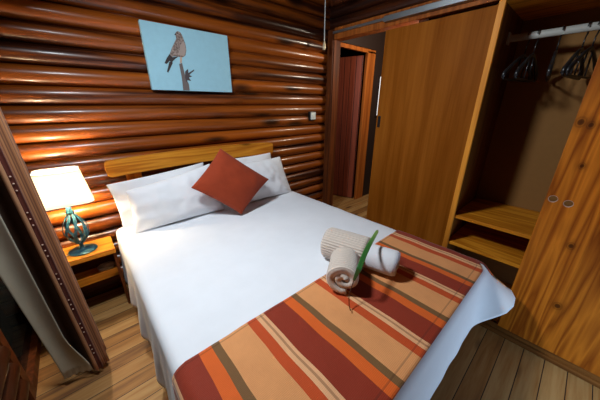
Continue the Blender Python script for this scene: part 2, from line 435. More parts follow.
# hall beyond the doorway: wall in line with the log wall, frame, open plank door
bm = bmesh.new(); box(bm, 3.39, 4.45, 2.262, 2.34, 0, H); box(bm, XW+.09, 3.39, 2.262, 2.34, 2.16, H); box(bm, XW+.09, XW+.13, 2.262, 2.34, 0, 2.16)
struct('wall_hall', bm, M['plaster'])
bm = bmesh.new(); box(bm, 3.215, 3.40, 2.245, 2.285, 0, 2.13, .004); struct('trim_4', bm, M['jamb'])
bm = bmesh.new(); box(bm, XW+.09, 3.40, 2.245, 2.285, 2.105, 2.150, .004); struct('trim_5', bm, M['jamb'])
bm = bmesh.new(); box(bm, 0, .76, -.02, .02, 0, 2.07, .003)
d2 = obj('door_2', bm, M['plankdoor']); d2['kind'] = 'structure'; d2.location = (3.22, 2.315, .012); d2.rotation_euler = (0, 0, rad(108))
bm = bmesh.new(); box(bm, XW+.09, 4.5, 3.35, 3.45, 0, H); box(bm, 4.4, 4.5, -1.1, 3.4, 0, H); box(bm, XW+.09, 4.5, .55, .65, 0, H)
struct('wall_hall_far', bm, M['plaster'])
bm = bmesh.new()
for a in ((3.545, 3.56, 1.30, 1.84), (3.66, 3.675, 1.30, 1.84), (3.545, 3.675, 1.285, 1.30), (3.545, 3.675, 1.84, 1.855)): box(bm, a[0], a[1], 2.236, 2.262, a[2], a[3])
wf = struct('window_2', bm, M['plaster'])
bm = bmesh.new(); box(bm, 3.558, 3.662, 2.250, 2.258, 1.298, 1.842); obj('pane', bm, M['hallpane'], wf)

# sliding bedroom door hung in front of the wall, with its track
bm = bmesh.new(); box(bm, 2.375, 2.41, .42, 1.485, .02, 2.09, .002)
d1 = struct('door_1', bm, M['veneer'])
bm = bmesh.new(); box(bm, 2.371, 2.3765, 1.44, 1.47, 1.235, 1.345, .002); o = obj('flush_pull', bm, M['black'], d1); o['label'] = 'small black recessed pull'
bm = bmesh.new(); box(bm, 2.366, 2.418, .05, 1.52, 2.160, 2.205, .003); box(bm, 2.40, 2.418, 1.51, 2.16, 2.182, 2.205, .002)
tag(struct('door_track', bm, M['alu']), 'grey metal sliding track above the brown sliding door', 'door track'); 
bpy.data.objects['door_track'].pop('kind', None)

# ------------------------------------------------------------------ bed
X0, X1, Y0, Y1, ZT, RC = .060, 1.622, .165, 2.115, .60, .07
bed = thing('bed', 'double bed with a curved pine headboard against the log wall', 'bed', (.84, 1.14, 0))
bm = bmesh.new(); box(bm, X0+.035, X1-.035, Y0+.05, Y1-.005, .11, .33, .01); part('base', bm, M['darkwood'], bed)
bm = bmesh.new(); box(bm, X0+.02, X1-.02, Y0+.02, Y1-.005, .33, ZT-.012, .03, 3); part('mattress', bm, M['white_cloth'], bed, True)
for x in (X0+.08, X1-.14):
    for y in (Y0+.12, Y1-.12):
        bm = bmesh.new(); box(bm, x, x+.06, y, y+.06, 0, .11, .004); part('leg', bm, M['darkwood_z'], bed)
hb = bpy.data.objects.new('headboard', None); COL.objects.link(hb); hb.parent = bed; hb.location = (0, 1.0, .9)
# curved top rail with rounded ends
pts = []
xa, xb = .108, 1.53
def hbz(x, top): 
    t = (x-xa)/(xb-xa); c = .018*math.sin(PI*t)
    return (1.088+c) if top else (.972+c)
for i in range(9):
    a = PI/2+PI/2*(i/8); pts.append((xa+.03+.03*math.cos(a), 1.058+.03*math.sin(a)))
for i in range(9):
    a = PI+PI/2*(i/8); pts.append((xa+.03+.03*math.cos(a), 1.002+.03*math.sin(a)))
for i in range(1, 24):
    x = xa+.03+(xb-xa-.06)*i/24; pts.append((x, hbz(x, False)))
for i in range(9):
    a = -PI/2+PI/2*(i/8); pts.append((xb-.03+.03*math.cos(a), 1.002+.03*math.sin(a)))
for i in range(9):
    a = PI/2*(i/8); pts.append((xb-.03+.03*math.cos(a), 1.058+.03*math.sin(a)))
for i in range(23, 0, -1):
    x = xa+.03+(xb-xa-.06)*i/24; pts.append((x, hbz(x, True)))
bm = bmesh.new(); prism(bm, pts, 'y', 2.150, 2.19)
part('top_rail', bm, M['pine'], hb)
bm = bmesh.new(); box(bm, xa+.06, xb-.06, 2.160, 2.185, .62, .80, .006); part('lower_rail', bm, M['pine'], hb)
for x in (.22, 1.33):
    bm = bmesh.new(); box(bm, x, x+.10, 2.19, 2.222, .11, 1.05, .006); part('post', bm, M['pine_edge'], hb)

# bed linen surface: shared by the sheet and the runner
def perim(n=320):
    out = []; r = RC
    segs = []
    def line(a, b): segs.append(('l', Vector(a), Vector(b), (Vector(b)-Vector(a)).length))
    def arc(c, a0): segs.append(('a', Vector(c), a0, r*PI/2))
    # start at head-left going down the left side, across the foot, up the right side, along the head
    line((X0, Y1), (X0, Y0+r)); arc((X0+r, Y0+r), PI); line((X0+r, Y0), (X1-r, Y0)); arc((X1-r, Y0+r), 1.5*PI); line((X1, Y0+r), (X1, Y1))
    L = sum(s[3] for s in segs)
    for i in range(n+1):
        d = L*i/n
        for s in segs:
            if d <= s[3]+1e-9 or s is segs[-1]:
                if s[0] == 'l':
                    t = min(1, d/s[3]); p = s[1].lerp(s[2], t); tg = (s[2]-s[1]).normalized(); nn = Vector((tg.y, -tg.x))
                else:
                    a = s[2]+d/r; nn = Vector((math.cos(a), math.sin(a))); p = s[1]+nn*r
                break
            d -= s[3]
        out.append((p, nn, L*i/n))
    return out, L
PER, LP = perim()
S_LF = (Y1-Y0-RC)+RC*PI/4                 # arclength of the foot-left corner
S_RF = S_LF+(X1-X0-2*RC)+RC*PI/2          # of the foot-right corner
def gs(s, c, w): return math.exp(-((s-c)/w)**2)
def sm(a, b, x):
    t = max(0, min(1, (x-a)/(b-a))); return t*t*(3-2*t)
def hem(s):
    """how far the linen hangs below the top at arclength s"""
    left = .47+.02*N3(s*2, 3, 0)
    foot = .36
    right = .45
    d = left+(foot-left)*sm(S_LF-.05, S_LF+.12, s)
    d += (right-d)*sm(S_RF+.07, S_RF+.20, s)
    d -= .085*gs(s, S_RF, .09)
    return d
def drape(p, nn, s, d):
    """point hanging d below the top edge"""
    R = .045
    D = max(hem(s), .05)
    if d < R*PI/2:
        a = d/R; o = -R+R*math.sin(a); z = -R+R*math.cos(a)
    else:
        o = 0; z = -R-(d-R*PI/2)
    t = max(0, (d-R))/D
    flare = .025+.02*sm(S_LF-1.2, S_LF, s)*(1-sm(S_LF, S_LF+.2, s))+.19*gs(s, S_RF-.01, .085)+.045*gs(s, S_LF, .15)
    flare += (.02-flare)*sm(S_RF+.15, S_RF+.4, s)
    fold = .011*math.sin(s*21+1.3*math.sin(s*4.1))+.008*math.sin(s*37+2)+.012*N3(s*5, d*2, 1)
    calm = 1-.88*sm(S_LF-.1, S_LF+.15, s)*(1-sm(S_RF+.1, S_RF+.3, s))
    o += flare*t**1.25+calm*fold*min(1, t*1.6)*(.35+.65*t)
    z += .5*(flare*t**1.3)*gs(s, S_RF, .15)
    q = Vector((p.x, p.y))+nn*o
    return Vector((q.x, q.y, ZT+z+.004*N3(s*6, d*6, 9)))
def topz(x, y):
    e = .0035*N3(x*5, y*5, 2)+.002*N3(x*13, y*9, 4)
    e += .006*max(0, N3(x*2.2+y*1.2, y*2.0-x, 7))
    m = min(x-X0, X1-x, y-Y0)
    return ZT+e*min(1, max(0, m/.1))
bm = bmesh.new(); rows = []
A, B = Vector((.84, Y1)), Vector((.84, .80))
NR = 16
for j in range(NR):                                # rings from the spine out to the edge
    t = j/NR; row = []
    for (p, nn, s) in PER:
        inner = Vector((.84, min(Y1, max(.80, p.y)))); e = p-nn*.045
        q = inner.lerp(e, t); row.append((q.x, q.y, topz(q.x, q.y)))
    rows.append(row)
for j in range(26):
    row = []
    for (p, nn, s) in PER:
        row.append(drape(p, nn, s, hem(s)*j/25))
    rows.append(row)
grid(bm, rows)
bmesh.ops.remove_doubles(bm, verts=bm.verts[:], dist=.0004)
sheet = obj('bed_sheet', bm, M['white_cloth'], None, True); solidify(sheet, .003)
tag(sheet, 'smooth white sheet draped over the bed with one foot corner flaring out', 'sheet')

# runner across the foot of the bed
bm = bmesh.new(); rows = []; uvs = []
def atY(y, side):
    """perimeter sample on the left or right side at depth y"""
    best = min((q for q in PER if (q[0].x < .84) == (side < 0)), key=lambda q: abs(q[0].y-y)+(0 if abs(q[1].x) > .3 else 9)); return best
ya, yb = .178, .725
for i in range(40):
    y = ya+(yb-ya)*i/39; row = []; uv = []
    if y < Y0+RC:
        k = RC-math.sqrt(max(0, RC*RC-(RC-(y-Y0))**2))
    else: k = 0
    lift = .0055
    wav = .004*N3(y*7, 1, 1)
    if y < Y0+RC: 
        ang = math.acos(max(-1, min(1, (RC-(y-Y0))/RC)))
        nl = Vector((-math.sin(ang), -math.cos(ang))); nr = Vector((math.sin(ang), -math.cos(ang)))
        pl_ = Vector((X0+RC, Y0+RC))+nl*RC; pr_ = Vector((X1-RC, Y0+RC))+nr*RC
        sl = S_LF-RC*PI/4+RC*(PI/2-ang); sr = S_RF+RC*PI/4-RC*(PI/2-ang)
    else:
        nl, nr = Vector((-1, 0)), Vector((1, 0)); pl_, pr_ = Vector((X0, y)), Vector((X1, y))
        sl = Y1-y; sr = S_RF+RC*PI/4+(y-Y0-RC)
    DL, DR = .26, .22
    for j in range(24, 0, -1):
        d = DL*j/24; q = drape(pl_, nl, sl, d); n3 = Vector((nl.x, nl.y, 0)); zl = lift*max(0, 1-d/.06)
        row.append(q+n3*(lift*min(1, d/.05))+Vector((0, 0, zl))); uv.append((X0+.045-.02-d+wav, y-ya))
    xa_, xb_ = pl_.x-nl.x*.045, pr_.x-nr.x*.045
    yl_, yr_ = pl_.y-nl.y*.045, pr_.y-nr.y*.045
    for j in range(70):
        t = j/69; x = xa_+(xb_-xa_)*t
        if y < Y0+RC:
            kk = max(0, 1-min(t, 1-t)/.05); yy = y+(yl_-y)*kk
        else: yy = y
        row.append((x, yy, topz(x, yy)+lift+.0016*N3(x*9, y*9, 3))); uv.append((x+wav+.055*sm(1.15, 1.48, x), y-ya))
    for j in range(1, 25):
        d = DR*j/24; q = drape(pr_, nr, sr, d); n3 = Vector((nr.x, nr.y, 0)); zl = lift*max(0, 1-d/.06)
        row.append(q+n3*(lift*min(1, d/.05))+Vector((0, 0, zl))); uv.append((X1-.045+.055+d+wav, y-ya))
    rows.append(row); uvs.append(uv)
grid(bm, rows, uvs=uvs)
runner = obj('bed_runner', bm, M['runner'], None, True); solidify(runner, .003, 1)
tag(runner, 'striped rust, orange and tan runner laid across the foot of the bed', 'bed runner')

# ------------------------------------------------------------------ pillows and cushion
def pillow(name, bl, br, tr, tl, th, mat, label, cat, group=None, p=2.1, seed=0, n=30, pinch=.045, wr=.014):
    bl, br, tr, tl = map(Vector, (bl, br, tr, tl)); c = (bl+br+tr+tl)/4
    nrm = (br-bl).cross(tl-bl).normalized()      # towards the viewer side
    bm = bmesh.new(); F = []; Bk = []
    for i in range(n+1):
        v = -1+2*i/n; fr = []; br_ = []
        for k in range(n+1):
            u = -1+2*k/n
            # edges pull in between the pointed corners
            uu = u*(1-pinch*(1-v*v)); vv = v*(1-pinch*(1-u*u))
            a, b = (uu+1)/2, (vv+1)/2
            q = bl.lerp(br, a).lerp(tl.lerp(tr, a), b)
            h = th*((1-abs(u)**p)*(1-abs(v)**p))**.55
            w = wr*N3(u*2.2+seed, v*2.2, seed)*min(1, h/th*2)+wr*.6*N3(u*6+seed, v*3, seed+3)*min(1, h/th*2)
            fr.append(q+nrm*(h*.5+w)); br_.append(q-nrm*(h*.5-w*.3))
        F.append(fr); Bk.append(br_)
    grid(bm, F); grid(bm, Bk)
    bmesh.ops.remove_doubles(bm, verts=bm.verts[:], dist=.0015)
    o = obj(name, bm, mat, None, True, loc=tuple(c)); subsurf(o, 1)
    return tag(o, label, cat, group)
WP = M['white_pillow']; G = 'white pillows at the head of the bed'
pillow('pillow', (.10, 2.075, .605), (.78, 2.085, .605), (.78, 2.11, 1.00), (.075, 2.085, .945), .07, WP, 'white pillow standing behind the front pillow nearest the lamp', 'pillow', G, seed=1)
pillow('pillow', (.145, 1.93, .596), (.84, 1.93, .596), (.80, 2.03, 1.00), (.165, 2.000, .90), .17, WP, 'large front white pillow on the lamp side of the bed', 'pillow', G, seed=4)
pillow('pillow', (.86, 2.075, .605), (1.52, 2.075, .605), (1.47, 2.105, 1.00), (.86, 2.11, 1.00), .07, WP, 'white pillow mostly hidden behind the pillow nearest the doorway', 'pillow', G, seed=8)
pillow('pillow', (.90, 1.915, .596), (1.575, 1.89, .596), (1.525, 2.02, .965), (.92, 2.02, .96), .165, WP, 'front white pillow nearest the doorway, behind the rust cushion', 'pillow', G, seed=12)
cu = pillow('cushion', (.868, 1.695, .612), (1.215, 1.775, .832), (.840, 1.898, 1.137), (.545, 1.83, .882), .14, M['rust'], 'rust coloured square cushion standing on its corner against the white pillows', 'cushion', p=2.2, seed=20, pinch=.05, wr=.006)

# ------------------------------------------------------------------ rolled towels and leaf
def roll(name, c0, c1, r, turns, mat, label, group=None, squash=.92, r0=.016, gap=.0, seed=0, parent=None, seg=28):
    """a towel wound into a spiral; axis from c0 (visible end) to c1"""
    c0, c1 = Vector(c0), Vector(c1); ax = (c1-c0).normalized(); side = ax.cross(Vector((0, 0, 1))).normalized(); up = side.cross(ax)
    L = (c1-c0).length; n = int(turns*26); th = (r-r0)/turns*.90
    bm = bmesh.new(); rows = []; uvs = []
    for i in range(seg+1):
        t = i/seg
        endr = 1-.10*(max(0, 1-min(t, 1-t)/.06))**2
        row = []; uv = []; ln = 0
        prof = []
        for k in range(n+1):
            a = 2*PI*turns*k/n; rr = r0+(r-r0)*k/n; prof.append((a, rr))
        outer = [(a, rr) for a, rr in prof]; inner = [(a, rr-th) for a, rr in prof]
        path = outer+inner[::-1]
        for k, (a, rr) in enumerate(path):
            a2 = a-2*PI*turns-PI*.45
            wob = 1+.03*N3(math.cos(a)*1.5+seed, math.sin(a)*1.5, t*2)
            q = c0+ax*(L*t+.004*N3(a, seed, 3)*(1 if i in (0, seg) else 0)) \
                + side*(rr*endr*wob*math.cos(a2))+up*(rr*endr*squash*wob*math.sin(a2))
            row.append(q); uv.append((L*t, k*.01))
        rows.append(row); uvs.append(uv)
    V, fs = grid(bm, rows, closed=True, uvs=uvs)
    m = n+1
    for ring in (V[0], V[-1]):
        for k in range(n): bm.faces.new((ring[k], ring[k+1], ring[2*m-2-k], ring[2*m-1-k]))
    o = obj(name, bm, mat, parent, True, loc=tuple((c0+c1)/2)) if parent is None else part(name, bm, mat, parent, True)
    if parent is None: tag(o, label, 'towel', group)
    return o
ZR = ZT+.015
GT = 'rolled towels on the runner'
roll('rolled_towel', (1.085, .468, ZR+.076), (.985, .84, ZR+.076), .077, 3.2, M['towel_white'], 'long white towel roll lying behind the small beige roll', GT, squash=.97, seed=2)
# beige mat wrapped over the far half of the white roll
def wrap(name, c0, c1, r, a0, a1, th, mat, label):
    c0, c1 = Vector(c0), Vector(c1); ax = (c1-c0).normalized(); side = ax.cross(Vector((0, 0, 1))).normalized(); up = side.cross(ax)
    L = (c1-c0).length; bm = bmesh.new(); rows = []; uvs = []
    n = 40; seg = 22
    for i in range(seg+1):
        t = i/seg; row = []; uv = []
        b = th*(.4+.6*min(1, min(t, 1-t)/.05))
        ang = [a0+(a1-a0)*k/n for k in range(n+1)]
        for k, a in enumerate(ang):
            w = 1+.025*N3(math.cos(a)*2, math.sin(a)*2, t*2+7)
            row.append(c0+ax*L*t+(side*math.cos(a)+up*math.sin(a)*.97)*(r+b)*w); uv.append((a*r, L*t))
        for a in ang[::-1]:
            row.append(c0+ax*L*t+(side*math.cos(a)+up*math.sin(a)*.97)*r); uv.append((a*r, L*t))
        rows.append(row); uvs.append(uv)
    V, f = grid(bm, rows, closed=True, uvs=uvs)
    for ring in (V[0], V[-1]): 
        m = n+1
        for k in range(n): bm.faces.new((ring[k], ring[k+1], ring[2*m-2-k], ring[2*m-1-k]))
    return tag(obj(name, bm, mat, None, True, loc=tuple((c0+c1)/2)), label, 'towel', GT)
wrap('folded_towel', (1.045, .622, ZR+.076), (.978, .858, ZR+.076), .0785, rad(-60), rad(240), .015, M['towel_beige2'], 'ribbed beige towel wrapped round the far half of the white towel roll')
roll('rolled_towel', (.766, .560, ZR+.088), (.915, .660, ZR+.088), .096, 1.9, M['towel_beige'], 'small ribbed beige towel roll with its spiral end towards the foot of the bed', GT, squash=.93, r0=.02, seed=5)

# aloe like leaf leaning on the rolls
bm = bmesh.new(); rows = []; uvs = []
LPTS = [Vector(p) for p in [(0.7778, 0.5195, 0.716), (0.7841, 0.5118, 0.755), (0.7999, 0.5103, 0.785), (0.9138, 0.5542, 0.803), (1.1008, 0.614, 0.815)]]
a, b = LPTS[0], LPTS[-1]
def lpos(t):
    x = t*(len(LPTS)-1); i = min(int(x), len(LPTS)-2); f = x-i
    p0, p1, p2, p3 = LPTS[max(i-1, 0)], LPTS[i], LPTS[i+1], LPTS[min(i+2, len(LPTS)-1)]
    return .5*((2*p1)+(p2-p0)*f+(2*p0-5*p1+4*p2-p3)*f*f+(3*p1-p0-3*p2+p3)*f**3)
n = 26
dirv = (b-a).normalized(); sd = dirv.cross(Vector((.5, .6, -.6))).normalized(); nr = sd.cross(dirv)
if nr.z < 0: nr = -nr
for i in range(n+1):
    t = i/n; c = lpos(t)+nr*.007
    wdt = (.0055+.0062*min(1, t*2.4))*(1-.35*max(0, t-.75)/.25); wdt *= 1 if t < .97 else .6
    row = []; uv = []
    for k in range(12):
        al = 2*PI*k/12; row.append(c+sd*wdt*math.cos(al)+nr*wdt*.38*math.sin(al)+nr*wdt*.35*abs(math.cos(al))); uv.append((k/12, t))
    rows.append(row); uvs.append(uv)
V, f = grid(bm, rows, closed=True, uvs=uvs); bm.faces.new(V[0]); bm.faces.new(V[-1])
lf = obj('leaf', bm, M['leaf'], None, True, loc=tuple(a)); tag(lf, 'single thick green leaf leaning over the towel rolls', 'leaf')
bm = bmesh.new()
tube(bm, [a+nr*.008, Vector((.735, .505, ZR+.055)), Vector((.722, .490, .632)), Vector((.712, .474, .622))], .0022, 6)  # thin brown line from the leaf base down to the runner
bmesh.ops.translate(bm, verts=bm.verts[:], vec=-a); st = obj('strand', bm, M['darkwood'], lf, True); st['label'] = 'thin brown stem end'

# ------------------------------------------------------------------ bedside table, dish and lamp
nt = thing('nightstand', 'narrow pine bedside shelf unit between the curtain and the bed', 'nightstand', (-.15, 2.1, 0))
NX0, NX1, NY0, NY1 = -.40, .028, 2.0, 2.245
bm = bmesh.new(); box(bm, NX0, NX1, NY0, NY1, .468, .505, .005); part('top', bm, M['pine'], nt)
bm = bmesh.new(); box(bm, NX0+.02, NX1-.02, NY0+.08, NY1-.012, .268, .284, .002); part('shelf', bm, M['pine'], nt)
bm = bmesh.new(); box(bm, NX0+.02, NX1-.02, NY0+.06, NY0+.08, .258, .318, .003); part('front_rail', bm, M['pine'], nt)
for x in (NX0, NX1-.02):
    bm = bmesh.new(); box(bm, x, x+.02, NY0+.02, NY1, 0, .468, .002); part('side_panel', bm, M['darkwood_z'], nt)
bm = bmesh.new(); box(bm, NX0+.02, NX1-.02, NY1-.012, NY1, .10, .468); part('back_panel', bm, M['darkwood'], nt)
bm = bmesh.new(); lathe(bm, [(0, 0), (.03, 0), (.042, .012), (.048, .028), (.045, .03), (.038, .016), (0, .010)])
for v in bm.verts: v.co.x *= 1.15; v.co.z *= 1.5
d = obj('dish', bm, M['dish'], None, True, loc=None); d.location = (-.05, 2.135, .2845)
tag(d, 'small pale oval dish inside the open shelf of the bedside unit', 'dish')

LX, LY, LZ = -.14, 2.115, .505
lamp = thing('table_lamp', 'lit table lamp with cream shade and teal iron cage base', 'lamp', (LX, LY, LZ))
bm = bmesh.new(); lathe(bm, [(0, 0), (.078, 0), (.080, .004), (.076, .009), (.03, .014), (.012, .022), (.010, .05), (.016, .056), (.016, .064), (0, .066)], (LX, LY, LZ))
part('base', bm, M['teal'], lamp, True)
cage = bpy.data.objects.new('cage', None); COL.objects.link(cage); cage.parent = lamp; cage.location = (0, 0, .06)
for k in range(8):
    bm = bmesh.new(); rows = []
    for i in range(25):
        t = i/24; ph = 2*PI*k/8+1.0*t-.5
        rr = .011+.054*math.sin(PI*t**.85)**.9
        z = LZ+.058+.225*t
        c = Vector((LX+rr*math.cos(ph), LY+rr*math.sin(ph), z)); tg = Vector((-math.sin(ph), math.cos(ph), 0)); rd_ = Vector((math.cos(ph), math.sin(ph), 0))
        w = .0085 if .05 < t < .95 else .005
        rows.append([c+tg*w+rd_*.002, c+tg*w-rd_*.002, c-tg*w-rd_*.002, c-tg*w+rd_*.002])
    V, f = grid(bm, rows, closed=True); bm.faces.new(V[0]); bm.faces.new(V[-1]); part('strip', bm, M['teal'], cage)
bm = bmesh.new(); lathe(bm, [(0, .278), (.020, .278), (.022, .290), (.016, .300), (.012, .36), (0, .362)], (LX, LY, LZ)); part('neck', bm, M['teal'], lamp, True)
# rounded rectangular shade
def rrect(hw, hd, r, n=7):
    P = []
    for cx, cy, a0 in ((hw-r, hd-r, 0), (-hw+r, hd-r, PI/2), (-hw+r, -hd+r, PI), (hw-r, -hd+r, 1.5*PI)):
        for i in range(n+1): P.append((cx+r*math.cos(a0+PI/2*i/n), cy+r*math.sin(a0+PI/2*i/n)))
    return P
bm = bmesh.new(); rows = []
for i in range(9):
    t = i/8; z = LZ+.362+.205*t; rows.append([(LX+.004+x, LY+y, z) for x, y in rrect(.135-.027*t, .118-.024*t, .045)])
grid(bm, rows, closed=True); sh = part('lamp_shade', bm, M['shade'], lamp, True); solidify(sh, .002)
for z, hw, hd in ((LZ+.362, .1355, .1185), (LZ+.567, .1085, .0945)):
    bm = bmesh.new(); P = [(LX+.004+x, LY+y, z) for x, y in rrect(hw, hd, .045)]; tube(bm, P+[P[0]], .0025, 6, False)
    part('shade_rim', bm, M['white_plastic'], lamp, True)
bm = bmesh.new(); lathe(bm, [(0, .36), (.013, .362), (.014, .385), (.026, .415), (.030, .44), (.022, .465), (0, .475)], (LX, LY, LZ)); part('bulb', bm, M['bulb'], lamp, True)
bm = bmesh.new(); tube(bm, [(LX-.07, LY-.02, LZ+.006), (LX-.12, LY-.055, LZ+.006), (LX-.15, LY-.105, LZ+.005), (LX-.19, LY-.09, LZ+.006)], .003, 8)
o = part('cord', bm, M['cord'], lamp, True); o['label'] = 'cream cord'

# ------------------------------------------------------------------ canvas picture
cv = thing('canvas_picture', 'pale blue canvas print of a grey bird on a branch, hung on the logs', 'picture', (.84, 2.235, 1.56))
bm = bmesh.new(); box(bm, .515, 1.158, 2.222, 2.256, 1.556, 1.992, .002); part('canvas', bm, M['sky_print'], cv)
bird = bpy.data.objects.new('printed_bird', None); COL.objects.link(bird); bird.parent = cv; bird.location = (0, 0, .2)
lay = [0]
def flat(name, pts, mat, par):
    lay[0] += 1; y = 2.2216-.00025*lay[0]
    bm = bmesh.new(); prism(bm, [Vector((p[0], p[1])) for p in pts], 'y', y, y+.0003); return part(name, bm, mat, par)
flat('branch', [(.733, 1.744), (.757, 1.752), (.761, 1.712), (.767, 1.653), (.785, 1.605), (.784, 1.559), (.734, 1.559), (.7375, 1.65)], M['print_branch'], cv)
flat('twig', [(.763, 1.652), (.770, 1.695), (.780, 1.704), (.7955, 1.715), (.794, 1.686), (.841, 1.715), (.843, 1.707), (.7994, 1.674), (.8187, 1.662), (.793, 1.654), (.8065, 1.629), (.779, 1.634), (.766, 1.617)], M['print_twig'], cv)
flat('tail', [(.6843, 1.7616), (.6879, 1.7455), (.6617, 1.7041), (.6443, 1.677), (.6361, 1.684), (.6521, 1.7213), (.6633, 1.7492)], M['bird_dark'], bird)
flat('leg', [(.7477, 1.7975), (.7645, 1.7993), (.754, 1.7516), (.7406, 1.7504)], M['bird_leg'], bird)
flat('body', [(.7367, 1.9382), (.7456, 1.9537), (.7595, 1.9616), (.7777, 1.9559), (.7864, 1.9399), (.7938, 1.9149), (.8029, 1.8793), (.8019, 1.8418), (.7897, 1.8071), (.7707, 1.7929), (.7361, 1.7923), (.7038, 1.7919), (.6696, 1.7764), (.6759, 1.8035), (.6991, 1.847), (.7226, 1.8833), (.7398, 1.9101), (.7395, 1.9273)], M['bird_body'], bird)
flat('breast', [(.790, 1.905), (.800, 1.879), (.799, 1.843), (.787, 1.812), (.768, 1.80), (.735, 1.81), (.752, 1.84), (.765, 1.875)], M['bird_light'], bird)
flat('wing', [(.6743, 1.8034), (.6915, 1.7846), (.7361, 1.7943), (.7088, 1.7745), (.6825, 1.751), (.668, 1.7585), (.6437, 1.7355), (.6291, 1.7401), (.6506, 1.7745)], M['bird_dark'], bird)
flat('beak', [(.730, 1.933), (.741, 1.945), (.7454, 1.934)], M['bird_dark'], bird)
flat('eye', [(.753+.004*math.cos(a), 1.947+.004*math.sin(a)) for a in [k*PI/4 for k in range(8)]], M['bird_dark'], bird)

# light switch and pull cord
sw = thing('light_switch', 'small square white switch plate on the log wall near the doorway', 'switch', (2.185, 2.24, 1.328))
bm = bmesh.new(); box(bm, 2.135, 2.235, 2.228, 2.262, 1.278, 1.378, .005, 2); part('mount', bm, M['black'], sw)
bm = bmesh.new(); box(bm, 2.147, 2.223, 2.218, 2.230, 1.288, 1.368, .004, 2); part('plate', bm, M['white_plastic'], sw)
bm = bmesh.new(); box(bm, 2.172, 2.198, 2.213, 2.219, 1.308, 1.348, .002); part('rocker', bm, M['white_plastic'], sw)
pc = thing('pull_cord', 'white ceiling pull cord with a cream acorn end hanging by the corner', 'cord', (2.228, 2.12, 2.0))
bm = bmesh.new(); tube(bm, [(2.225, 2.12, H), (2.226, 2.12, 2.35), (2.229, 2.12, 2.08)], .0055, 8); part('string', bm, M['white_plastic'], pc, True)
bm = bmesh.new(); lathe(bm, [(0, .085), (.006, .085), (.010, .07), (.016, .045), (.018, .02), (.012, .003), (0, 0)], (2.229, 2.12, 2.0), 16); part('pull', bm, M['bone'], pc, True)

# ------------------------------------------------------------------ wardrobe
WF, WB, WY0, WY1, WT = 1.852, 2.365, -.80, .492, 1.99
wd = thing('wardrobe', 'open pine wardrobe with shelves and hanging rail at the foot of the bed', 'wardrobe', (2.1, -.15, 0))
bm = bmesh.new(); box(bm, WF+.004, WB, WY1-.02, WY1-.0005, .0, WT-.03); part('side_panel', bm, M['carcass'], wd)
bm = bmesh.new(); box(bm, WF+.004, WB, WY0, WY0+.02, .0, WT-.03); part('side_panel', bm, M['carcass'], wd)
bm = bmesh.new(); box(bm, WF-.018, WF+.004, WY1-.030, WY1, .0, WT-.03, .002); part('stile', bm, M['pine_edge'], wd)
bm = bmesh.new(); box(bm, WF-.018, WB, WY0, WY1, WT-.03, WT, .002); part('top', bm, M['pine_y'], wd)
bm = bmesh.new(); box(bm, WB, WB+.006, WY0, WY1, 0, WT); part('back_panel', bm, M['hardboard'], wd)
for z in (.735, .53, .09):
    bm = bmesh.new(); box(bm, WF+.004, WB, WY0+.02, WY1-.02, z-.022, z, .002); part('shelf', bm, M['pine_y'], wd)
bm = bmesh.new(); box(bm, WF-.014, WF+.002, WY0, WY1-.030, .0, .068, .003); box(bm, WF-.034, WF-.012, WY0, WY1-.03, 0, .03, .006); part('plinth', bm, M['plinth'], wd)
bm = bmesh.new(); rows = []
for y in (WY0+.02, WY1-.02):
    rows.append([(2.1+.010*math.cos(2*PI*k/16), y, 1.822+.019*math.sin(2*PI*k/16)) for k in range(16)])
V, f = grid(bm, rows, closed=True); part('hanging_rail', bm, M['rod'], wd, True, 'oval white metal rail')
bm = bmesh.new(); box(bm, 2.075, 2.125, WY1-.028, WY1-.0195, 1.79, 1.855, .003); part('rail_socket', bm, M['rod'], wd)
# the pine door with two round finger holes
DY0, DY1 = -.62, .058
bm = bmesh.new(); box(bm, WF-.032, WF-.012, DY0, DY1, .072, WT-.034, .002)
door = part('door', bm, M['pine_z'], wd)
bpy.context.view_layer.update()
cutters = []
for y, z in ((.041-.012, .985), (-.019-.012, .975)):
    cb = bmesh.new(); lathe(cb, [(0, -.05), (.019, -.05), (.019, .05), (0, .05)], n=28)
    bmesh.ops.rotate(cb, verts=cb.verts[:], matrix=Matrix.Rotation(PI/2, 3, 'Y'), cent=(0, 0, 0))
    bmesh.ops.translate(cb, verts=cb.verts[:], vec=(WF-.022, y, z))
    bmesh.ops.recalc_face_normals(cb, faces=cb.faces[:])
    me = bpy.data.meshes.new('cut'); cb.to_mesh(me); cb.free(); c = bpy.data.objects.new('cut', me); COL.objects.link(c); cutters.append(c)
    md = door.modifiers.new('hole', 'BOOLEAN'); md.operation = 'DIFFERENCE'; md.object = c; md.solver = 'EXACT'
bpy.context.view_layer.update()
dg = bpy.context.evaluated_depsgraph_get()
newme = bpy.data.meshes.new_from_object(door.evaluated_get(dg)); door.modifiers.clear(); door.data = newme; newme.name = 'door'
for c in cutters: bpy.data.objects.remove(c)
# added pale rings in the finger holes, standing in for light coming through
for y, z in ((.029, .985), (-.031, .975)):
    bm = bmesh.new(); rows = []
    for r, x in ((.0188, WF-.0325), (.0188, WF-.013), (.0172, WF-.013), (.0172, WF-.0325)):
        rows.append([(x, y+r*math.cos(2*PI*k/28), z+r*math.sin(2*PI*k/28)) for k in range(28)])
    rows.append(rows[0]); grid(bm, rows, closed=True); part('hole_light_ring', bm, M['cream_bead'], door, True)

